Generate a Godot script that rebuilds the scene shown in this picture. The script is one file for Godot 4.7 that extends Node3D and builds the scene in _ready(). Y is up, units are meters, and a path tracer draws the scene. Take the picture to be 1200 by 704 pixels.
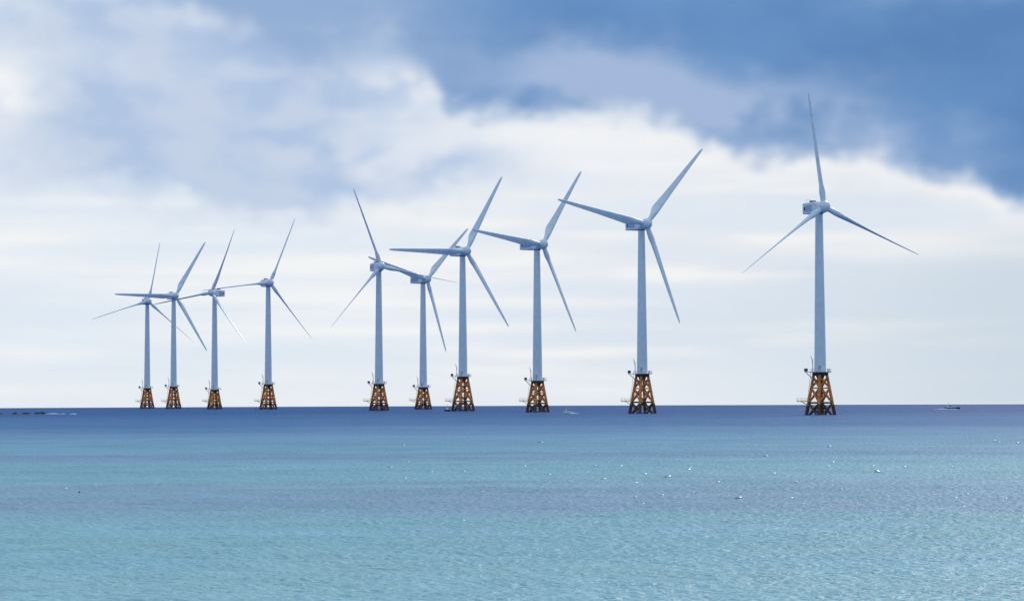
extends Node3D
# An offshore wind farm seen from a low shore through a long lens: ten turbines on steel jackets, turquoise shallows, a dark cloud deck.

const EARTH := 391600.0        # radius that the sea sheet bends over (m)
const EYE := 9.8               # height of the lens above the water (m)

var swell := FastNoiseLite.new()
var chop := FastNoiseLite.new()
var ripple := FastNoiseLite.new()
var patchy := FastNoiseLite.new()
var cloud := FastNoiseLite.new()
var wisp := FastNoiseLite.new()
var taken := {}
var cache := {}
var mats := {}


func _ready() -> void:
	set_noises()
	# ---------- camera ----------
	var cam := Camera3D.new()
	cam.name = "camera"
	cam.position = Vector3(0, EYE, 0)
	cam.rotation = Vector3(deg_to_rad(1.9265), 0, deg_to_rad(-0.216))
	cam.fov = 13.253
	cam.near = 0.5
	cam.far = 9000.0
	add_child(cam)
	cam.current = true
	# ---------- sky, exposure ----------
	var env := Environment.new()
	env.background_mode = Environment.BG_SKY
	var sky := Sky.new()
	var pano := PanoramaSkyMaterial.new()
	pano.panorama = ImageTexture.create_from_image(sky_picture())
	sky.sky_material = pano
	env.sky = sky
	env.sky_rotation = Vector3(deg_to_rad(-0.41), 0, 0)
	env.tonemap_mode = Environment.TONE_MAPPER_LINEAR
	env.tonemap_exposure = 1.0
	env.background_energy_multiplier = 1.0
	env.sdfgi_enabled = true
	env.ssao_enabled = true
	env.ssil_enabled = true
	var we := WorldEnvironment.new()
	we.name = "world_environment"
	we.environment = env
	add_child(we)
	# ---------- sun: high, ahead of the camera and to its right ----------
	var sun := DirectionalLight3D.new()
	sun.name = "sun"
	sun.light_energy = 0.6
	sun.light_color = Color(1.0, 0.975, 0.94)
	sun.light_angular_distance = 0.6
	sun.shadow_enabled = true
	add_child(sun)
	var az := deg_to_rad(26.0)
	var el := deg_to_rad(36.0)
	var to_sun := Vector3(sin(az) * cos(el), sin(el), -cos(az) * cos(el))
	sun.look_at_from_position(to_sun * 100.0, Vector3.ZERO, Vector3.UP)
	# ---------- setting, then things ----------
	make_materials()
	build_sea()
	build_turbines()
	build_boats()
	build_rocks()
	build_floats()
	build_wavelets()


func set_noises() -> void:
	for p in [[swell, 11, 0.075, 2], [chop, 12, 0.28, 3], [ripple, 13, 0.9, 2], [patchy, 14, 0.006, 4], [cloud, 15, 0.16, 5], [wisp, 16, 0.5, 4]]:
		var n: FastNoiseLite = p[0]
		n.noise_type = FastNoiseLite.TYPE_SIMPLEX_SMOOTH
		n.seed = p[1]
		n.frequency = p[2]
		n.fractal_type = FastNoiseLite.FRACTAL_FBM
		n.fractal_octaves = p[3]


# ======================= sky =======================
func bell(x: float, y: float, cx: float, cy: float, rx: float, ry: float) -> float:
	var a := (x - cx) / rx
	var b := (y - cy) / ry
	return exp(-(a * a + b * b))


# Height (degrees) of the lower edge of the dark cloud deck at a bearing (degrees right of north).
func deck_edge(a: float) -> float:
	var stops := [[-13.0, 10.6], [-9.0, 9.2], [-7.4, 8.5], [-6.0, 7.65], [-4.6, 7.2], [-2.7, 7.55], [-1.9, 7.35], [-1.35, 6.6], [1.9, 6.5], [3.6, 6.2], [4.4, 5.75], [5.3, 5.45], [6.6, 5.5], [8.7, 5.2], [9.5, 4.9], [11.0, 4.4], [14.0, 4.6]]
	var far := 5.0 + 2.2 * cloud.get_noise_2d(cos(deg_to_rad(a)) * 14.0 + 60.0, sin(deg_to_rad(a)) * 14.0)
	var inside := 10.0
	if a <= -13.0:
		inside = 10.6
	elif a >= 14.0:
		inside = 4.6
	else:
		for i in stops.size() - 1:
			if a < stops[i + 1][0]:
				var t: float = (a - stops[i][0]) / (stops[i + 1][0] - stops[i][0])
				inside = lerpf(stops[i][1], stops[i + 1][1], t * t * (3.0 - 2.0 * t))
				break
	var w := smoothstep(13.0, 30.0, absf(a))
	return lerpf(inside, far, w)


# Colour of the air and clouds at bearing a and height e, both in degrees.
func sky_color(a: float, e: float) -> Color:
	var ca := cos(deg_to_rad(a)) * 57.3
	var sa := sin(deg_to_rad(a)) * 57.3
	var hi := maxf(e, 0.0)
	var n1 := cloud.get_noise_3d(ca * 0.8, sa * 0.8, hi * 1.5)
	var n2 := wisp.get_noise_3d(ca * 0.9, sa * 0.9, hi * 1.7 + 40.0)
	var n3 := cloud.get_noise_3d(ca * 0.35, sa * 0.35 + 90.0, hi * 2.8)
	var n4 := wisp.get_noise_3d(ca * 0.22, sa * 0.22 + 30.0, hi * 3.2)
	var n5 := wisp.get_noise_3d(ca * 2.6, sa * 2.6, hi * 3.4 + 11.0)
	var near := 1.0 - smoothstep(12.0, 28.0, absf(a))
	# thin bright layer below the deck
	var low := Color(0.855, 0.893, 0.933).lerp(Color(0.895, 0.915, 0.945), clampf(0.5 + n3 * 1.1, 0.0, 1.0))
	low = low.lerp(Color(0.945, 0.95, 0.957), clampf(n4 * 1.5 + 0.12, 0.0, 0.7))
	low = low.lerp(Color(0.925, 0.95, 0.975), near * 0.6 * smoothstep(4.5, -5.0, a))
	low = low.lerp(Color(0.865, 0.91, 0.955), clampf(-n4 * 1.8 - 0.05, 0.0, 0.6))
	low = low.lerp(Color(0.97, 0.967, 0.962), near * clampf(n4 * 2.2 - 0.35, 0.0, 0.6))
	low = low.lerp(Color(0.93, 0.945, 0.965), near * 0.6 * bell(a, hi, 0.0, 5.2, 5.0, 1.2))
	low = low.lerp(Color(0.905, 0.928, 0.95), 0.6 * (1.0 - smoothstep(0.0, 1.6, hi)))
	low = low.lerp(Color(0.80, 0.85, 0.895), near * 0.9 * smoothstep(3.5, 12.0, a) * (1.0 - smoothstep(2.6, 4.4, hi + n1 * 0.6)))
	# bank of soft grey-blue cloud on the left, brighter breaks in it
	var wa := a + n1 * 2.2 + n2 * 0.5
	var wh := hi + n2 * 0.6 + n1 * 0.5 + n5 * 0.2
	var grey := Color(0.685, 0.77, 0.89).lerp(Color(0.76, 0.815, 0.905), clampf(0.5 + n2 * 2.0, 0.0, 1.0))
	var g := near * (0.5 * bell(wa, wh, -7.6, 8.8, 2.6, 0.8) + 0.45 * bell(wa, wh, -8.6, 8.1, 2.2, 0.7) + 0.75 * bell(wa, wh, -3.9, 8.0, 2.4, 0.9) + 1.0 * bell(wa, wh, -8.3, 6.4, 3.0, 0.95) + 0.75 * bell(wa, wh, -4.9, 6.5, 3.2, 1.1) + 0.8 * bell(wa, wh, -5.4, 7.6, 3.0, 1.0) + 0.7 * bell(wa, wh, -6.8, 5.15, 5.5, 0.55) + 0.35 * bell(wa, wh, -11.0, 8.8, 4.0, 0.8) + 0.55 * bell(wa, wh, -3.6, 5.0, 2.4, 0.45))
	low = low.lerp(grey, clampf(g, 0.0, 0.95))
	var b := near * (1.0 * bell(wa, wh, -11.0, 7.1, 1.0, 0.6) + 0.85 * bell(wa, wh, -2.7, 7.05, 0.95, 0.5) + 0.15 * bell(wa, wh, -8.4, 7.75, 1.4, 0.4) + 0.6 * bell(wa, wh, 2.6, 5.6, 3.4, 0.7))
	low = low.lerp(Color(0.955, 0.957, 0.968), clampf(b, 0.0, 0.9))
	# dark deck
	var edge := deck_edge(a) + n1 * 0.34 + n2 * 0.32 + n5 * 0.2
	var soft := lerpf(1.1, 0.42, smoothstep(-3.0, -1.3, a)) if absf(a) < 40.0 else 1.2
	var rim := near * smoothstep(2.0, 4.5, a) * (1.0 - smoothstep(0.0, 0.8, edge - hi)) * (1.0 - smoothstep(-0.1, 0.3, hi - edge))
	low = low.lerp(Color(0.965, 0.962, 0.962), clampf(rim * (0.75 + n2), 0.0, 0.9))
	var deck := smoothstep(-0.3, soft, hi - edge)
	var dark := Color(0.365, 0.53, 0.735).lerp(Color(0.425, 0.59, 0.79), clampf(0.5 + n1 * 1.3 + (3.0 - a) * 0.05 * near, 0.0, 1.0))
	var pale := Color(0.64, 0.725, 0.855)
	var p := near * (0.95 * bell(wa, wh, 1.4, 7.3, 3.1, 0.65) + 0.55 * bell(wa, wh, 5.0, 6.8, 3.0, 0.55) + 0.72 * smoothstep(1.5, -4.0, a) + 0.3 * bell(wa, wh, 9.0, 9.3, 2.5, 0.6))
	p += 0.75 * (1.0 - smoothstep(0.2, 1.9, hi - edge)) * near * (1.0 + 0.5 * n2) * smoothstep(-0.6, 2.6, a) * (1.0 - 0.55 * smoothstep(7.5, 10.5, a))
	p += 0.22 * clampf(n3 * 2.0 + n2, 0.0, 1.0)
	dark = dark.lerp(pale, clampf(p, 0.0, 1.0))
	# unseen deck overhead, brightened towards the zenith to light the turbines from above
	var over := Color(0.45, 0.625, 0.825).lerp(Color(0.63, 0.755, 0.905), clampf(0.45 + n1 * 1.8 + n3, 0.0, 1.0))
	over = over.lerp(Color(0.90, 0.945, 0.985), smoothstep(18.0, 65.0, e) * clampf(0.8 + n1, 0.0, 1.0))
	dark = dark.lerp(over, maxf(1.0 - near, smoothstep(9.5, 16.0, e)))
	return low.lerp(dark, deck)


func sky_picture() -> Image:
	var w := 4096
	var h := 2048
	var small := Image.create(w / 8, h / 8, false, Image.FORMAT_RGB8)
	for y in h / 8:
		var e := 90.0 - (y + 0.5) * 180.0 / (h / 8)
		for x in w / 8:
			var a := fposmod((x + 0.5) * 360.0 / (w / 8) + 180.0, 360.0) - 180.0
			small.set_pixel(x, y, sky_color(a, e) if e > -2.0 else Color(0.905, 0.925, 0.94))
	small.resize(w, h, Image.INTERPOLATE_CUBIC)
	# the low northern sky once more at full detail
	var span := int(w * 16.0 / 360.0)
	var y0 := int(h * (90.0 - 12.0) / 180.0)
	var y1 := int(h * (90.0 + 0.6) / 180.0)
	for x in range(-span, span):
		var a := (x + 0.5) * 360.0 / w
		var fx := 1.0 - smoothstep(13.5, 16.0, absf(a))
		for y in range(y0, y1):
			var e := 90.0 - (y + 0.5) * 180.0 / h
			var k := fx * (1.0 - smoothstep(10.8, 12.0, e))
			var c := sky_color(a, maxf(e, 0.0))
			var xx := posmod(x, w)
			small.set_pixel(xx, y, small.get_pixel(xx, y).lerp(c, k))
	var under := Color(0.905, 0.925, 0.94)
	small.fill_rect(Rect2i(0, h / 2 + 1, w, h / 2 - 1), under)
	return small


# ======================= materials =======================
func speckle(nm: String, ramp: Array, freq: float, seed_: int, size := 256, octaves := 5) -> ImageTexture:
	var n := FastNoiseLite.new()
	n.seed = seed_
	n.frequency = freq
	n.fractal_octaves = octaves
	n.noise_type = FastNoiseLite.TYPE_SIMPLEX_SMOOTH
	var im := n.get_seamless_image(size, size)
	var out := Image.create(size, size, false, Image.FORMAT_RGB8)
	var g := Gradient.new()
	g.offsets = PackedFloat32Array(ramp.map(func(r): return r[0]))
	g.colors = PackedColorArray(ramp.map(func(r): return r[1]))
	for y in size:
		for x in size:
			out.set_pixel(x, y, g.sample(im.get_pixel(x, y).r))
	out.resource_name = nm
	return ImageTexture.create_from_image(out)


func lin(r: float, g: float, b: float) -> Color:
	return Color(r, g, b).linear_to_srgb()


func paint(nm: String, c: Color, rough: float, tex: Texture2D = null, scale := 0.2) -> StandardMaterial3D:
	var m := StandardMaterial3D.new()
	m.resource_name = nm
	m.albedo_color = c
	m.roughness = rough
	if tex:
		m.albedo_texture = tex
		m.uv1_triplanar = true
		m.uv1_scale = Vector3.ONE * scale
	mats[nm] = m
	return m


func make_materials() -> void:
	var grime := speckle("grime", [[0.0, lin(0.88, 0.87, 0.85)], [0.45, lin(0.96, 0.96, 0.96)], [0.7, lin(1, 1, 1)]], 0.015, 3)
	var rust := speckle("rust", [[0.0, lin(0.26, 0.075, 0.025)], [0.36, lin(0.46, 0.15, 0.03)], [0.5, lin(0.86, 0.255, 0.04)], [0.75, lin(0.93, 0.34, 0.055)]], 0.02, 5)
	var growth := speckle("growth", [[0.0, lin(0.012, 0.012, 0.012)], [0.42, lin(0.035, 0.02, 0.018)], [0.55, lin(0.30, 0.10, 0.045)], [0.8, lin(0.09, 0.045, 0.025)]], 0.03, 6)
	var stone := speckle("stone", [[0.0, lin(0.012, 0.013, 0.015)], [0.6, lin(0.03, 0.03, 0.032)], [1.0, lin(0.06, 0.058, 0.055)]], 0.03, 7)
	paint("white_paint", lin(0.77, 0.81, 0.835), 0.4, grime, 0.06)
	paint("blade_gelcoat", lin(0.80, 0.83, 0.855), 0.38, grime, 0.05)
	paint("nacelle_paint", lin(0.80, 0.82, 0.83), 0.4, grime, 0.11)
	paint("panel_blue", lin(0.36, 0.46, 0.66), 0.45, grime, 0.2)
	paint("dark_print", lin(0.015, 0.02, 0.04), 0.5)
	paint("dark_steel", lin(0.05, 0.05, 0.055), 0.55, grime, 0.3)
	paint("rust_steel", lin(0.06, 0.032, 0.018), 0.7, growth, 0.3)
	mats["rust_steel"].albedo_color = lin(1, 1, 1)
	paint("jacket_paint", Color(1, 1, 1), 0.55, rust, 0.16)
	paint("growth", Color(1, 1, 1), 0.75, growth, 0.25)
	paint("grey_deck", lin(0.42, 0.44, 0.46), 0.6, grime, 0.3)
	paint("yellow_rail", lin(0.78, 0.62, 0.24), 0.5, grime, 0.3)
	paint("stone", Color(1, 1, 1), 0.5, stone, 0.3)
	paint("foam", lin(0.82, 0.85, 0.87), 0.9)
	paint("hull_navy", lin(0.015, 0.03, 0.08), 0.35)
	paint("hull_white", lin(0.78, 0.79, 0.8), 0.35)
	paint("hull_black", lin(0.02, 0.02, 0.025), 0.4)
	paint("glass_dark", lin(0.01, 0.015, 0.02), 0.1)
	paint("float_dark", lin(0.02, 0.025, 0.03), 0.5)
	paint("float_orange", lin(0.55, 0.12, 0.02), 0.5)
	# water: body colour from the vertices (sand, weed, depth, paler close to the camera), gloss and small ripples from the material
	var m := StandardMaterial3D.new()
	m.resource_name = "sea_water"
	m.vertex_color_use_as_albedo = true
	m.roughness = 0.45
	m.metallic_specular = 0.18
	m.normal_enabled = true
	var n := FastNoiseLite.new()
	n.seed = 21
	n.frequency = 0.033
	n.fractal_octaves = 4
	n.noise_type = FastNoiseLite.TYPE_SIMPLEX_SMOOTH
	var im := n.get_seamless_image(2048, 2048)
	im.convert(Image.FORMAT_RGBA8)
	im.bump_map_to_normal_map(14.0)
	m.normal_texture = ImageTexture.create_from_image(im)
	m.normal_scale = 0.65
	m.uv1_triplanar = true
	m.uv1_world_triplanar = true
	m.uv1_scale = Vector3(0.0155, 0.0155, 0.0247)
	mats["sea_water"] = m


# ======================= mesh helpers =======================
func mesh_tool() -> SurfaceTool:
	var st := SurfaceTool.new()
	st.begin(Mesh.PRIMITIVE_TRIANGLES)
	return st


func tri(st: SurfaceTool, a: Vector3, b: Vector3, c: Vector3) -> void:
	st.add_vertex(a)
	st.add_vertex(b)
	st.add_vertex(c)


func quad(st: SurfaceTool, a: Vector3, b: Vector3, c: Vector3, d: Vector3) -> void:
	tri(st, a, b, c)
	tri(st, a, c, d)


# Loops run counter-clockwise seen from the end the loft grows towards.
func loft(st: SurfaceTool, loops: Array, smooth := true, caps := true) -> void:
	st.set_smooth_group(0 if smooth else -1)
	for i in loops.size() - 1:
		var p: PackedVector3Array = loops[i]
		var q: PackedVector3Array = loops[i + 1]
		for k in p.size():
			var l := (k + 1) % p.size()
			quad(st, p[k], q[k], q[l], p[l])
	if caps:
		st.set_smooth_group(-1)
		for s in 2:
			var r: PackedVector3Array = loops[0] if s == 0 else loops[loops.size() - 1]
			var mid := Vector3.ZERO
			for v in r:
				mid += v
			mid /= r.size()
			for k in r.size():
				var l := (k + 1) % r.size()
				if s == 0:
					tri(st, mid, r[k], r[l])
				else:
					tri(st, mid, r[l], r[k])


func ring(c: Vector3, u: Vector3, v: Vector3, r: float, n: int) -> PackedVector3Array:
	var out := PackedVector3Array()
	for k in n:
		var t := TAU * k / n
		out.append(c + u * cos(t) * r + v * sin(t) * r)
	return out


func tube(st: SurfaceTool, a: Vector3, b: Vector3, ra: float, rb := -1.0, n := 8, caps := true) -> void:
	if rb < 0.0:
		rb = ra
	var d := (b - a).normalized()
	var u := d.cross(Vector3.UP if absf(d.y) < 0.95 else Vector3.RIGHT).normalized()
	var v := d.cross(u)
	loft(st, [ring(a, u, v, ra, n), ring(b, u, v, rb, n)], true, caps)


# Rounded rectangle in the x-y plane at depth z.
func rounded(w: float, h: float, r: float, z: float, cy := 0.0, seg := 3) -> PackedVector3Array:
	var out := PackedVector3Array()
	for q in 4:
		var cx := (w / 2 - r) * (1.0 if q == 0 or q == 3 else -1.0)
		var yy := (h / 2 - r) * (1.0 if q < 2 else -1.0)
		for k in seg + 1:
			var t := PI / 2 * (q + float(k) / seg)
			out.append(Vector3(cx + cos(t) * r, cy + yy + sin(t) * r, z))
	return out


func slab(st: SurfaceTool, c: Vector3, s: Vector3, r := 0.05) -> void:
	var b := minf(r, minf(s.x, minf(s.y, s.z)) * 0.3)
	var loops := [rounded(s.x - 2 * b, s.y - 2 * b, b * 0.5, -s.z / 2, 0, 1), rounded(s.x, s.y, b, -s.z / 2 + b, 0, 1), rounded(s.x, s.y, b, s.z / 2 - b, 0, 1), rounded(s.x - 2 * b, s.y - 2 * b, b * 0.5, s.z / 2, 0, 1)]
	for l in loops.size():
		var p: PackedVector3Array = loops[l]
		for k in p.size():
			p[k] += c
		loops[l] = p
	loft(st, loops, false)


func finish(st: SurfaceTool) -> ArrayMesh:
	st.generate_normals()
	return st.commit()


func numbered(called: String) -> String:
	taken[called] = taken.get(called, -1) + 1
	return called if taken[called] == 0 else "%s_%03d" % [called, taken[called]]


func put(mesh: Mesh, called: String, m: String, parent: Node3D, at := Vector3.ZERO) -> MeshInstance3D:
	var o := MeshInstance3D.new()
	o.name = called
	o.mesh = mesh
	o.material_override = mats[m]
	o.position = at
	o.cast_shadow = GeometryInstance3D.SHADOW_CASTING_SETTING_ON
	parent.add_child(o, true)
	return o


func thing(called: String, label: String, category: String, at: Vector3, group := "") -> Node3D:
	var o := Node3D.new()
	o.name = numbered(called)
	add_child(o)
	o.position = at
	tag(o, label, category, group)
	return o


func tag(o: Node3D, label: String, category: String, group := "", kind := "") -> void:
	if label:
		o.set_meta("label", label)
	if category:
		o.set_meta("category", category)
	if group:
		o.set_meta("group", group)
	if kind:
		o.set_meta("kind", kind)


# ======================= sea =======================
func sea_level(x: float, z: float) -> float:
	return -(x * x + z * z) / (2.0 * EARTH)


# Colour of the water body over the sea bed: palest nearest the camera, then sand, ragged weed beds and the deep.
func water_body(x: float, z: float) -> Color:
	var r := maxf(-z, 60.0)   # metres straight ahead of the camera
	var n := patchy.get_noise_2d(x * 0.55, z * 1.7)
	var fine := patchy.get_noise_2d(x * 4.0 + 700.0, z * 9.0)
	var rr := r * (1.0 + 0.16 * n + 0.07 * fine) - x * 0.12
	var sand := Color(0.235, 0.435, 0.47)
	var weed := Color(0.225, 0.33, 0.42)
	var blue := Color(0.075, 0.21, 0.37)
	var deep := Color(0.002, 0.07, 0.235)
	var c := Color(0.285, 0.475, 0.50).lerp(sand, smoothstep(125.0, 185.0, rr + 60.0 * fine))  # paler tone nearest the camera, fading into the sand colour further out
	var bed := smoothstep(188.0, 232.0, rr) * (1.0 - smoothstep(255.0, 305.0, rr))
	c = c.lerp(weed, clampf(bed * (0.75 + n * 1.2 + fine * 0.6 - x * 0.004), 0.0, 1.0))
	c = c.lerp(sand.lerp(blue, 0.25), smoothstep(278.0, 325.0, rr))
	var bed2 := smoothstep(345.0, 382.0, rr) * (1.0 - smoothstep(398.0, 440.0, rr))
	c = c.lerp(weed.lerp(blue, 0.4), clampf(bed2 * (0.7 + n + fine * 0.6), 0.0, 1.0))
	c = c.lerp(sand.lerp(blue, 0.55), smoothstep(395.0, 450.0, rr))
	c = c.lerp(blue.lerp(weed, 0.3), smoothstep(480.0, 560.0, rr))
	c = c.lerp(blue.lerp(deep, 0.45), smoothstep(600.0, 720.0, rr))
	c = c.lerp(deep, smoothstep(760.0, 1250.0, rr))
	c = c.lerp(weed.lerp(c, 0.35), clampf(fine * 0.9 + n * 0.4, 0.0, 0.45) * (1.0 - smoothstep(420.0, 620.0, rr)))
	var mottle := 1.0 + 0.2 * fine + 0.10 * patchy.get_noise_2d(x * 22.0, z * 30.0)
	return Color(c.r * mottle, c.g * mottle, c.b * mottle)


func wave(x: float, z: float, dr: float) -> float:
	var h := 0.13 * swell.get_noise_2d(x * 0.8, z * 1.7) * (1.0 - smoothstep(2.5, 6.0, dr))
	if dr < 2.2:
		h += 0.11 * chop.get_noise_2d(x * 0.8 + 50.0, z * 1.35) * (1.0 - smoothstep(0.8, 2.2, dr))
	if dr < 0.8:
		h += 0.042 * ripple.get_noise_2d(x * 0.85, z * 1.3) * (1.0 - smoothstep(0.3, 0.8, dr))
	return h


func sea_sheet(mesh: ArrayMesh, a0: float, a1: float, cols: int, radii: PackedFloat32Array, waves: bool) -> void:
	var v := PackedVector3Array()
	var nn := PackedVector3Array()
	var col := PackedColorArray()
	var idx := PackedInt32Array()
	var rows := radii.size()
	var w := cols + 1
	v.resize(rows * w)
	nn.resize(rows * w)
	col.resize(rows * w)
	for i in rows:
		var r := radii[i]
		var dr := radii[mini(i + 1, rows - 1)] - radii[maxi(i - 1, 0)]
		dr *= 0.5
		for j in w:
			var t := float(j) / cols
			var a := lerpf(a0, a1, t)
			var x := sin(a) * r
			var z := -cos(a) * r
			var y := sea_level(x, z)
			if waves:
				y += wave(x, z, dr) * smoothstep(0.0, 0.05, minf(t, 1.0 - t)) * smoothstep(100.0, 108.0, r)
			v[i * w + j] = Vector3(x, y, z)
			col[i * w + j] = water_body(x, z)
	for i in rows:
		for j in w:
			var du := v[i * w + mini(j + 1, cols)] - v[i * w + maxi(j - 1, 0)]
			var dv := v[mini(i + 1, rows - 1) * w + j] - v[maxi(i - 1, 0) * w + j]
			var n := du.cross(dv)
			nn[i * w + j] = n.normalized() if n.y > 1e-9 else Vector3.UP
			if i < rows - 1 and j < cols:
				var k := i * w + j
				idx.append_array([k, k + w, k + w + 1, k, k + w + 1, k + 1])
	var arr := []
	arr.resize(Mesh.ARRAY_MAX)
	arr[Mesh.ARRAY_VERTEX] = v
	arr[Mesh.ARRAY_NORMAL] = nn
	arr[Mesh.ARRAY_COLOR] = col
	arr[Mesh.ARRAY_INDEX] = idx
	mesh.add_surface_from_arrays(Mesh.PRIMITIVE_TRIANGLES, arr)


func build_sea() -> void:
	var mesh := ArrayMesh.new()
	var half := deg_to_rad(15.0)
	var radii := PackedFloat32Array()
	var r := 100.0
	while r < 4600.0:
		radii.append(r)
		r += clampf(r * r * 0.9e-5, 0.1, 40.0)
	sea_sheet(mesh, -half, half, 560, radii, true)
	var coarse := PackedFloat32Array()
	for i in 46:
		coarse.append(100.0 * pow(radii[radii.size() - 1] / 100.0, i / 45.0))
	sea_sheet(mesh, half, TAU - half, 150, coarse, false)
	var inner := PackedFloat32Array([0.01, 5, 12, 20, 30, 40, 50, 60, 70, 80, 90, 100])
	sea_sheet(mesh, -half, TAU - half, 240, inner, false)
	var o := put(mesh, "sea", "sea_water", self)
	tag(o, "turquoise shallow sea with darker weed beds turning deep blue at the horizon", "", "", "structure")


# ======================= wind turbines =======================
func blade_mesh() -> ArrayMesh:
	# span along +y, leading edge towards +x, suction side towards -z
	var st := mesh_tool()
	var stops := [[1.5, 2.1, 1.0, 0.0], [3.4, 2.1, 1.0, 0.0], [5.2, 2.55, 0.72, 0.3], [7.0, 3.3, 0.46, 0.75], [8.6, 3.65, 0.36, 1.0], [11.0, 3.45, 0.30, 1.0], [16.0, 2.95, 0.25, 1.0], [23.0, 2.4, 0.21, 1.0], [31.0, 1.9, 0.18, 1.0], [38.0, 1.48, 0.17, 1.0], [42.5, 1.12, 0.16, 1.0], [44.4, 0.75, 0.16, 1.0], [45.0, 0.2, 0.2, 1.0]]
	var loops := []
	for i in stops.size() - 1:
		var steps := 3 if i < 10 else 2
		for s in steps:
			var t := float(s) / steps
			var q := []
			for k in 4:
				q.append(lerpf(stops[i][k], stops[i + 1][k], t))
			loops.append(blade_loop(q))
	loops.append(blade_loop(stops[stops.size() - 1]))
	loft(st, loops, true)
	return finish(st)


func blade_loop(q: Array) -> PackedVector3Array:
	var out := PackedVector3Array()
	var y: float = q[0]
	var c: float = q[1]
	var twist := deg_to_rad(13.0 * pow(clampf(1.0 - (y - 8.0) / 37.0, 0.0, 1.0), 2.0)) * float(q[3])
	var bend := 0.9 * pow(y / 45.0, 2.0)
	var n := 20
	for k in n:
		var t := TAU * k / n
		# circle at the root, aerofoil further out
		var cx := cos(t)
		var circ := Vector2(cx * 0.5, sin(t) * 0.5) * c
		var xc := 0.5 * (1.0 - cx)          # 0 leading edge, 1 trailing edge
		var th := 5.0 * float(q[2]) * (0.2969 * sqrt(xc) - 0.126 * xc - 0.3516 * xc * xc + 0.2843 * pow(xc, 3) - 0.1015 * pow(xc, 4))
		var foil := Vector2((0.32 - xc) * c, (signf(sin(t)) * th + 0.12 * xc * (1.0 - xc)) * c)
		var p := circ.lerp(foil, float(q[3]))
		p = p.rotated(-twist)
		out.append(Vector3(p.x, y, bend - p.y))
	return out


func shared(key: String, make: Callable) -> ArrayMesh:
	if not cache.has(key):
		cache[key] = make.call()
	return cache[key]


func tower_mesh() -> ArrayMesh:
	var st := mesh_tool()
	var loops := []
	for i in 13:
		var t := i / 12.0
		loops.append(ring(Vector3(0, 61.7 * t, 0), Vector3.RIGHT, Vector3.FORWARD, lerpf(2.3, 1.45, t), 40))
	loft(st, loops, true)
	return finish(st)


func nacelle_mesh() -> ArrayMesh:
	var st := mesh_tool()
	var rows := [[-10.0, 3.7, 3.6, 0.3, 2.55], [-9.8, 4.2, 4.3, 0.45, 2.5], [-6.0, 4.4, 4.6, 0.5, 2.4], [0.6, 4.4, 4.6, 0.6, 2.4], [1.6, 4.1, 4.3, 1.2, 2.4], [2.0, 3.4, 3.6, 1.5, 2.4]]
	var loops := []
	for q in rows:
		loops.append(rounded(q[1], q[2], q[3], q[0], q[4], 4))
	loft(st, loops, false)
	return finish(st)


func hub_mesh() -> ArrayMesh:
	var st := mesh_tool()
	var prof := [[-2.0, 1.75], [-1.7, 2.05], [-0.8, 2.3], [0.2, 2.36], [1.1, 2.2], [1.8, 1.8], [2.3, 1.2], [2.55, 0.6], [2.62, 0.05]]
	var loops := []
	for p in prof:
		loops.append(ring(Vector3(0, 0, p[0]), Vector3.RIGHT, Vector3.UP, p[1], 32))
	loft(st, loops, true)
	return finish(st)


func railing_mesh(points: Array, height: float) -> ArrayMesh:
	var st := mesh_tool()
	for i in points.size():
		var a: Vector3 = points[i]
		tube(st, a, a + Vector3.UP * height, 0.05, 0.05, 5)
		if i < points.size() - 1:
			var b: Vector3 = points[i + 1]
			for k in [0.5, 1.0]:
				tube(st, a + Vector3.UP * height * k, b + Vector3.UP * height * k, 0.045, 0.045, 5)
	return finish(st)


func bar(parent: Node3D, called: String, m: String, a: Vector3, b: Vector3, r: float, r2 := -1.0, n := 8) -> void:
	var st := mesh_tool()
	tube(st, a, b, r, r2, n)
	put(finish(st), called, m, parent)


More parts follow.
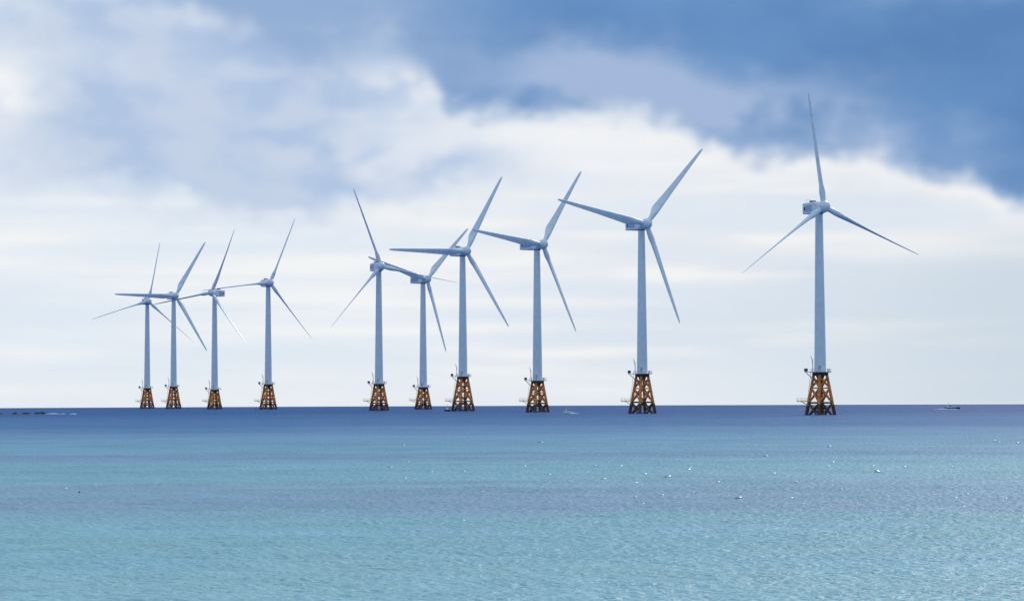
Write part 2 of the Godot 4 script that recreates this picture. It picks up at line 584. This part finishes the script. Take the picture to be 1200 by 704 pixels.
func build_jacket(root: Node3D, top: float, rng: RandomNumberGenerator) -> void:
	# transition piece: squat square frustum that carries the tower
	var st := mesh_tool()
	var low := top - 1.9
	var sq := func(y: float, r: float) -> PackedVector3Array: return ring(Vector3(0, y, 0), Vector3(cos(0.25), 0, sin(0.25)), Vector3(sin(0.25), 0, -cos(0.25)), r, 4)
	loft(st, [sq.call(low + 0.5, 2.75), sq.call(low + 0.9, 3.15), sq.call(top - 0.3, 3.15), sq.call(top - 0.15, 3.0)], false)
	tube(st, Vector3(0, low - 0.8, 0), Vector3(0, top - 0.2, 0), 1.2, 2.2, 20)
	var jacket := put(finish(st), "jacket", "rust_steel", root)
	var slope := 0.188
	var corner := func(k: int, y: float) -> Vector3:
		var t := 0.25 + PI / 2 * k
		var r := 2.75 + (low - y) * slope
		return Vector3(cos(t) * r, y, sin(t) * r)
	var splash := low * 0.32
	var levels := [low, low * 0.71, splash, -1.6]
	for k in 4:
		bar(jacket, "leg", "jacket_paint", corner.call(k, -2.5), corner.call(k, low + 0.7), 0.62, 0.56, 14)
		var up := splash * 0.8 + rng.randf_range(-0.6, 0.6)
		bar(jacket, "splash_sleeve", "growth", corner.call(k, -2.4), corner.call(k, up), 0.74, 0.67, 14)
	for k in 4:
		var l := (k + 1) % 4
		for i in 3:
			var m := "jacket_paint" if i < 2 else "growth"
			var th := [0.34, 0.36, 0.34][i] as float
			bar(jacket, "brace", m, corner.call(k, levels[i]), corner.call(l, levels[i + 1]), th)
			bar(jacket, "brace", m, corner.call(l, levels[i]), corner.call(k, levels[i + 1]), th)
		bar(jacket, "horizontal_beam", "growth", corner.call(k, splash), corner.call(l, splash), 0.36)
		bar(jacket, "horizontal_beam", "jacket_paint", corner.call(k, levels[1]), corner.call(l, levels[1]), 0.27)
		var half: float = (levels[1] + splash) * 0.5
		bar(jacket, "horizontal_beam", "jacket_paint", corner.call(k, half), corner.call(l, half), 0.11, -1.0, 6)
	bar(jacket, "cable_pipe", "jacket_paint", Vector3(-0.9, -2.0, 0.6), Vector3(-0.5, low, 0.4), 0.24)
	bar(jacket, "cable_pipe", "growth", Vector3(0.8, -2.0, -0.5), Vector3(0.6, low, -0.3), 0.24)


func build_platform(root: Node3D, top: float) -> void:
	var st := mesh_tool()
	var f := Vector3(1, 0, 0)
	var g := Vector3(0, 0, -1)
	loft(st, [ring(Vector3(0, top - 0.12, 0), f, g, 4.25, 16), ring(Vector3(0, top - 0.04, 0), f, g, 4.35, 16), ring(Vector3(0, top + 0.16, 0), f, g, 4.35, 16), ring(Vector3(0, top + 0.2, 0), f, g, 4.3, 16)], false)
	slab(st, Vector3(-5.0, top + 0.04, 0.4), Vector3(2.4, 0.22, 1.8))
	var deck := put(finish(st), "platform", "grey_deck", root)
	var pts := []
	for k in 17:
		var t := PI + 0.5 + (TAU - 1.0) * k / 16.0
		pts.append(Vector3(cos(t) * 4.2, top + 0.2, -sin(t) * 4.2))
	put(shared("rail%.2f" % top, func(): return railing_mesh(pts, 1.15)), "railing", "white_paint", deck)
	bar(deck, "bracket", "grey_deck", Vector3(-5.6, top - 0.1, 0.4), Vector3(-3.0, top - 2.6, 0.4), 0.14)
	st = mesh_tool()
	slab(st, Vector3(-5.6, top + 0.85, 0.4), Vector3(1.3, 1.2, 1.2), 0.08)
	put(finish(st), "equipment_cabinet", "dark_steel", deck)
	st = mesh_tool()
	var foot := Vector3(-3.1, top + 0.2, 1.7)
	tube(st, foot, foot + Vector3(0, 4.6, 0), 0.17, 0.13, 10)
	tube(st, foot + Vector3(0, 4.5, 0), foot + Vector3(-0.9, 6.3, 0.3), 0.13, 0.08, 8)
	tube(st, foot + Vector3(0, 2.4, 0), foot + Vector3(-0.5, 5.4, 0.17), 0.07, 0.07, 6)
	put(finish(st), "davit_crane", "grey_deck", deck)
	st = mesh_tool()
	slab(st, Vector3(2.9, top + 0.75, 1.9), Vector3(0.8, 1.1, 0.7), 0.06)
	put(finish(st), "control_box", "white_paint", deck)


func build_landing(root: Node3D, top: float) -> void:
	# access platform low on the jacket and the ladder up to the deck
	var x0 := -(2.75 + (top - 1.9 - 5.3) * 0.188) * cos(0.25)
	var y := 5.3
	var st := mesh_tool()
	slab(st, Vector3(x0 - 2.3, y, -1.0), Vector3(4.8, 0.36, 2.2))
	for dz in [-1.9, -0.1]:
		tube(st, Vector3(x0 - 3.0, y - 0.1, dz), Vector3(x0 - 0.2, y - 1.6, dz), 0.13, 0.13, 6)
	var land := put(finish(st), "boat_landing", "yellow_rail", root)
	var pts := [Vector3(x0 - 0.4, y + 0.1, 0.0), Vector3(x0 - 1.8, y + 0.1, 0.0), Vector3(x0 - 3.2, y + 0.1, 0.0), Vector3(x0 - 4.6, y + 0.1, 0.0), Vector3(x0 - 4.6, y + 0.1, -2.0), Vector3(x0 - 2.6, y + 0.1, -2.0), Vector3(x0 - 0.6, y + 0.1, -2.0)]
	put(railing_mesh(pts, 1.1), "railing", "yellow_rail", land)
	st = mesh_tool()
	var a := Vector3(x0 - 0.75, y, 0.2)
	var b := Vector3(-3.7, top, 0.5)
	for s in [-0.25, 0.25]:
		tube(st, a + Vector3(0, 0, s), b + Vector3(0, 0, s), 0.07, 0.07, 6)
	var n := int((b - a).length() / 0.45)
	for i in n:
		var p := a.lerp(b, (i + 0.5) / n)
		tube(st, p + Vector3(0, 0, -0.25), p + Vector3(0, 0, 0.25), 0.035, 0.035, 5)
	put(finish(st), "ladder", "yellow_rail", land)


func build_nacelle(root: Node3D, y: float, yaw: float, azimuth: float, pitch: float) -> void:
	var nac := put(shared("nacelle", nacelle_mesh), "nacelle", "nacelle_paint", root, Vector3(0, y, 0))
	nac.rotation.y = yaw
	for s in [-1.0, 1.0]:
		var st := mesh_tool()
		slab(st, Vector3(s * 2.2, 2.35, -4.6), Vector3(0.09, 2.5, 5.2), 0.03)
		put(finish(st), "side_panel", "panel_blue", nac)
		st = mesh_tool()
		slab(st, Vector3(s * 2.22, 2.35, -8.0), Vector3(0.1, 1.5, 0.9), 0.03)
		put(finish(st), "emblem", "dark_print", nac)
	var st2 := mesh_tool()
	slab(st2, Vector3(0, 5.05, -5.2), Vector3(2.2, 0.8, 1.5), 0.1)
	put(finish(st2), "vent_hood", "dark_steel", nac)
	st2 = mesh_tool()
	tube(st2, Vector3(0.9, 4.5, -9.0), Vector3(0.9, 6.4, -9.0), 0.06, 0.04, 6)
	tube(st2, Vector3(-0.9, 4.5, -9.0), Vector3(-0.9, 6.1, -9.0), 0.06, 0.04, 6)
	tube(st2, Vector3(-1.2, 6.0, -9.0), Vector3(1.2, 6.0, -9.0), 0.04, 0.04, 6)
	put(finish(st2), "wind_mast", "grey_deck", nac)
	st2 = mesh_tool()
	tube(st2, Vector3(0, -0.15, 0), Vector3(0, 0.2, 0), 1.6, 1.7, 24)
	put(finish(st2), "yaw_ring", "dark_steel", nac)
	var hub := put(shared("hub", hub_mesh), "rotor_hub", "nacelle_paint", root)
	var facing := Basis(Vector3.UP, yaw)
	hub.position = Vector3(0, y + 2.3, 0) + facing * Vector3(0, 0.2, 4.1)
	hub.basis = facing * Basis(Vector3.RIGHT, deg_to_rad(-4.0))
	for k in 3:
		var bl := put(shared("blade", blade_mesh), "blade", "blade_gelcoat", hub)
		bl.basis = Basis(Vector3.BACK, -(azimuth + TAU / 3 * k)) * Basis(Vector3.UP, pitch)


func build_turbines() -> void:
	var rows := [
		[Vector3(119.9, 0, -1005.7), 16.6, 21, 115, -84, "largest and nearest white wind turbine, rightmost on the sea, one blade pointing straight up"],
		[Vector3(55.8, 0, -1109.1), 17.0, 29, 42, -12, "white wind turbine second from the right, under the ragged edge of the dark cloud"],
		[Vector3(11.9, 0, -1220.7), 14.9, 42, 37, -12, "white wind turbine third from the right, with a small white boat beside its orange jacket"],
		[Vector3(-25.3, 0, -1324.8), 17.7, 30, 30, -12, "white wind turbine in the middle, one level blade passing over the shorter turbine behind"],
		[Vector3(-53.1, 0, -1540.3), 13.2, 39, 46, -12, "shorter white wind turbine standing half hidden behind two nearer rotors in the middle"],
		[Vector3(-73.1, 0, -1416.7), 14.7, 20, 102, -82, "white wind turbine left of the middle pair, its topmost blade leaning left"],
		[Vector3(-154.7, 0, -1637.8), 15.9, 22, 24, -80, "white wind turbine standing alone left of centre, fourth from the left"],
		[Vector3(-197.9, 0, -1717.5), 13.0, -24, 22, -78, "white wind turbine third from the left, its nacelle pointing to the right"],
		[Vector3(-240.0, 0, -1830.9), 15.7, 26, 31, -12, "white wind turbine second from the left, one broad blade lying level"],
		[Vector3(-270.2, 0, -1912.1), 15.1, 20, 13, -80, "smallest and farthest white wind turbine, leftmost of the row on the horizon"],
	]
	var rng := RandomNumberGenerator.new()
	rng.seed = 5
	for q in rows:
		var at: Vector3 = q[0]
		at.y = sea_level(at.x, at.z)
		var t := thing("wind_turbine", q[5], "wind turbine", at, "offshore wind turbines")
		var top: float = q[1]
		build_jacket(t, top, rng)
		build_platform(t, top)
		build_landing(t, top)
		var tower := put(shared("tower", tower_mesh), "tower", "white_paint", t, Vector3(0, top + 0.1, 0))
		for k in [0.34, 0.67]:
			var st := mesh_tool()
			var r := lerpf(2.3, 1.45, k) + 0.03
			tube(st, Vector3(0, 61.7 * k - 0.1, 0), Vector3(0, 61.7 * k + 0.1, 0), r, r, 40)
			put(finish(st), "flange", "white_paint", tower)
		var sd := mesh_tool()
		slab(sd, Vector3(-0.4, 1.5, 2.22), Vector3(0.95, 2.1, 0.12), 0.04)
		put(finish(sd), "door", "grey_deck", tower)
		build_nacelle(t, top + 61.7, deg_to_rad(q[2]), deg_to_rad(q[3]), deg_to_rad(q[4]))


# ======================= boats =======================
func hull_mesh(length: float, beam: float, free: float) -> ArrayMesh:
	# bow towards +x
	var st := mesh_tool()
	var loops := []
	for i in 13:
		var t := i / 12.0
		var x := (t - 0.5) * length
		var w := beam / 2 * (0.86 + 0.14 * sin(t * PI)) * (1.0 - pow(clampf((t - 0.45) / 0.55, 0.0, 1.0), 2.4) * 0.97)
		var sheer := free * (1.0 + 0.55 * pow(t, 2.5))
		var keel := -0.45 + 0.5 * pow(clampf((t - 0.7) / 0.3, 0.0, 1.0), 2.0)
		loops.append(PackedVector3Array([Vector3(x, sheer, -w), Vector3(x, 0.15, -w * 0.9), Vector3(x, keel, -w * 0.25), Vector3(x, keel, w * 0.25), Vector3(x, 0.15, w * 0.9), Vector3(x, sheer, w)]))
	loft(st, loops, false)
	return finish(st)


func build_boat(label: String, at: Vector3, turn: float, length: float, beam: float, free: float, hull: String, cabin_x: float, cabin_h: float) -> void:
	at.y = sea_level(at.x, at.z)
	var b := thing("fishing_boat", label, "boat", at, "small boats among the turbines")
	b.rotation.y = turn
	var h := put(hull_mesh(length, beam, free), "hull", hull, b)
	var st := mesh_tool()
	slab(st, Vector3(0.05 * length, free * 1.16, 0), Vector3(length * 0.8, 0.1, beam * 0.5), 0.03)
	put(finish(st), "gunwale", "hull_white", h)
	st = mesh_tool()
	slab(st, Vector3(cabin_x, free + cabin_h / 2, 0), Vector3(length * 0.24, cabin_h, beam * 0.62), 0.12)
	var cab := put(finish(st), "cabin", "hull_white", b)
	for s in [-1.0, 1.0]:
		st = mesh_tool()
		slab(st, Vector3(cabin_x, free + cabin_h * 0.68, s * beam * 0.31), Vector3(length * 0.18, cabin_h * 0.32, 0.06), 0.02)
		put(finish(st), "window", "glass_dark", cab)
	st = mesh_tool()
	slab(st, Vector3(cabin_x, free + cabin_h + 0.06, 0), Vector3(length * 0.28, 0.12, beam * 0.7), 0.05)
	put(finish(st), "roof", "hull_white", cab)
	bar(b, "mast", "grey_deck", Vector3(cabin_x - length * 0.08, free + cabin_h, 0), Vector3(cabin_x - length * 0.08, free + cabin_h + 1.8, 0), 0.06, 0.04)
	st = mesh_tool()
	slab(st, Vector3(-length * 0.5 - 0.15, 0.5, 0), Vector3(0.4, 0.9, 0.4), 0.08)
	put(finish(st), "outboard_motor", "hull_black", b)


func foam_mesh(length: float, width: float, height: float, seed_: int) -> ArrayMesh:
	# ragged low heap of broken water along x
	var st := mesh_tool()
	st.set_smooth_group(0)
	var n := FastNoiseLite.new()
	n.seed = seed_
	n.frequency = 0.7
	var rng := RandomNumberGenerator.new()
	rng.seed = seed_
	var lumps := int(length * 5.0)
	for i in lumps:
		var x := rng.randf_range(-0.5, 0.5) * length
		var fade := 1.0 - pow(absf(x) * 2.0 / length, 2.0)
		var z := rng.randfn(0.0, 0.3) * width
		var r := rng.randf_range(0.12, 0.34) * (0.5 + fade)
		var c := Vector3(x, 0.0, z)
		var hh := height * rng.randf_range(0.3, 1.0) * (0.4 + 0.6 * fade)
		var prev := PackedVector3Array()
		for k in 4:
			var t := k / 3.0
			var loop := PackedVector3Array()
			for j in 8:
				var a := -TAU * j / 8.0
				var wob := 1.0 + 0.35 * n.get_noise_3d(x * 3.0 + cos(a) * 2.0, z * 3.0 + sin(a) * 2.0, t)
				loop.append(c + Vector3(cos(a) * r * 1.6 * wob * cos(t * PI / 2), -0.1 + sin(t * PI / 2) * (hh + 0.1), sin(a) * r * wob * cos(t * PI / 2)))
			if k > 0:
				for j in 8:
					var l := (j + 1) % 8
					quad(st, prev[j], loop[j], loop[l], prev[l])
			prev = loop
	return finish(st)


func build_foam(label: String, called: String, at: Vector3, turn: float, length: float, width: float, height: float, seed_: int) -> void:
	at.y = sea_level(at.x, at.z)
	var o := put(foam_mesh(length, width, height, seed_), numbered(called), "foam", self, at)
	o.rotation.y = turn
	tag(o, label, "sea foam", "", "stuff")


func build_boats() -> void:
	build_boat("dark blue fishing boat with pale cabin heading right at the far right horizon", Vector3(231.0, 0, -1356.4), 0.08, 8.0, 2.4, 0.75, "hull_navy", -1.4, 1.5)
	build_foam("white wake trailing the dark blue boat at the right", "boat_wake", Vector3(227.0, 0, -1353.0), 0.05, 13.0, 1.2, 0.35, 31)
	build_boat("small white motor boat right of the third turbine from the right", Vector3(24.0, 0, -1123.0), PI + 0.5, 4.6, 1.8, 0.65, "hull_white", 0.2, 1.2)
	build_foam("white splash and wake behind the small motor boat", "boat_wake", Vector3(26.8, 0, -1122.5), 0.1, 3.6, 1.0, 0.45, 32)
	build_boat("tiny black boat moored against the left legs of the fourth turbine jacket from the right", Vector3(-32.8, 0, -1318.0), 1.1, 5.0, 1.9, 0.8, "hull_black", -0.3, 1.3)


# ======================= rocks, floats =======================
func rock_mesh(sx: float, sy: float, sz: float, seed_: int) -> ArrayMesh:
	var n := FastNoiseLite.new()
	n.seed = seed_
	n.frequency = 1.1
	n.fractal_octaves = 4
	var st := mesh_tool()
	st.set_smooth_group(-1)
	var rows := 10
	var cols := 22
	var pt := func(i: int, j: int) -> Vector3:
		var a := PI * i / rows
		var b := -TAU * (j % cols) / cols
		var d := Vector3(sin(a) * cos(b), cos(a), sin(a) * sin(b))
		var k := 1.0 + 0.5 * n.get_noise_3d(d.x * 1.7, d.y * 1.3, d.z * 1.7)
		return Vector3(d.x * sx * k, d.y * sy * k, d.z * sz * k)
	for i in rows:
		for j in cols:
			quad(st, pt.call(i, j), pt.call(i, j + 1), pt.call(i + 1, j + 1), pt.call(i + 1, j))
	return finish(st)


func build_rocks() -> void:
	var rows := [
		[Vector3(-245.2, 0, -1236.8), 2.0, 0.55, 1.5, "low black rock awash at the very left edge of the sea"],
		[Vector3(-238.2, 0, -1238.0), 1.4, 0.95, 1.2, "smallest and roundest black rock, second from the left edge"],
		[Vector3(-232.8, 0, -1239.0), 2.3, 0.85, 1.4, "middle-sized flat black rock between the round rock and the long one"],
		[Vector3(-226.0, 0, -1238.0), 2.9, 0.95, 1.5, "longest flat black rock, rightmost of the four, next to the surf"],
	]
	var s := 40
	for q in rows:
		var at: Vector3 = q[0]
		at.y = sea_level(at.x, at.z)
		var o := put(rock_mesh(q[1], q[2], q[3], s), numbered("rock"), "stone", self, at)
		tag(o, q[4], "rock", "rocks awash at the left")
		s += 1
	build_foam("white surf breaking just right of the black rocks", "surf", Vector3(-219.5, 0, -1234.0), 0.0, 7.0, 1.5, 0.4, 51)
	build_foam("small fleck of white surf near the black rocks", "surf", Vector3(-214.5, 0, -1233.0), 0.0, 2.5, 1.2, 0.3, 52)
	build_foam("single bright whitecap between the rocks and the leftmost turbine", "surf", Vector3(-205.0, 0, -1207.0), 0.0, 3.0, 1.5, 0.5, 53)


func build_floats() -> void:
	for q in [[Vector3(14.1, 0, -133.8), 0.09, "tiny dark fishing float in the near shallows at lower right"], [Vector3(-41.5, 0, -247.7), 0.1, "tiny dark fishing float on the purple water at the left"]]:
		var at: Vector3 = q[0]
		at.y = sea_level(at.x, at.z)
		var f := thing("fishing_float", q[2], "buoy", at, "fishing floats")
		var r: float = q[1]
		var st := mesh_tool()
		var loops := []
		for p in [[-1.0, 0.1], [-0.8, 0.6], [-0.3, 0.95], [0.2, 0.97], [0.7, 0.7], [1.0, 0.22]]:
			loops.append(ring(Vector3(0, p[0] * r * 0.8 + 0.03, 0), Vector3.RIGHT, Vector3.FORWARD, p[1] * r, 14))
		loft(st, loops, true)
		put(finish(st), "body", "float_dark", f)
		bar(f, "stem", "float_dark", Vector3(0, r * 0.7, 0), Vector3(0.02, r * 1.3, 0), 0.02)


# ======================= sunlit wavelets =======================
func build_wavelets() -> void:
	# small steep glassy ripples, scattered over the right of the bay; the sun glints on them
	var m := StandardMaterial3D.new()
	m.resource_name = "glassy_water"
	m.vertex_color_use_as_albedo = true
	m.roughness = 0.26
	m.metallic_specular = 0.36
	mats["glassy_water"] = m
	var rng := RandomNumberGenerator.new()
	rng.seed = 77
	var st := mesh_tool()
	st.set_smooth_group(0)
	for i in 110:
		var r := rng.randf_range(185.0, 480.0) if rng.randf() < 0.4 else rng.randf_range(215.0, 330.0)
		var side := 1.0 - pow(rng.randf(), 2.0)
		var a := deg_to_rad(lerpf(-4.0, 11.5, side)) if i > 8 else deg_to_rad(rng.randf_range(-11.0, 3.0))
		var x := sin(a) * r
		var z := -cos(a) * r
		var size := rng.randf_range(0.6, 1.4) * r / 270.0
		if i % 13 == 0:
			size *= 1.5
		var y := sea_level(x, z) + wave(x, z, r * r * 0.9e-5) - 0.02
		var turn := rng.randf_range(0.55, 1.25)
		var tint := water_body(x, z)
		var prev := PackedVector3Array()
		for k in 7:
			var t := PI / 2 * (1.0 - k / 6.0)
			var loop := PackedVector3Array()
			for j in 14:
				var b := -TAU * j / 14.0
				var p := Vector3(cos(b) * sin(t) * 0.36, cos(t) * 0.1, sin(b) * sin(t) * 0.15) * size
				loop.append(Vector3(x, y, z) + p.rotated(Vector3.UP, turn))
			if k > 0:
				for j in 14:
					var l := (j + 1) % 14
					st.set_color(tint)
					quad(st, prev[j], loop[j], loop[l], prev[l])
			prev = loop
	var o := put(finish(st), "wavelets", "glassy_water", self)
	tag(o, "scattered glassy wavelets glinting in the sun on the right of the bay", "wavelets", "", "stuff")
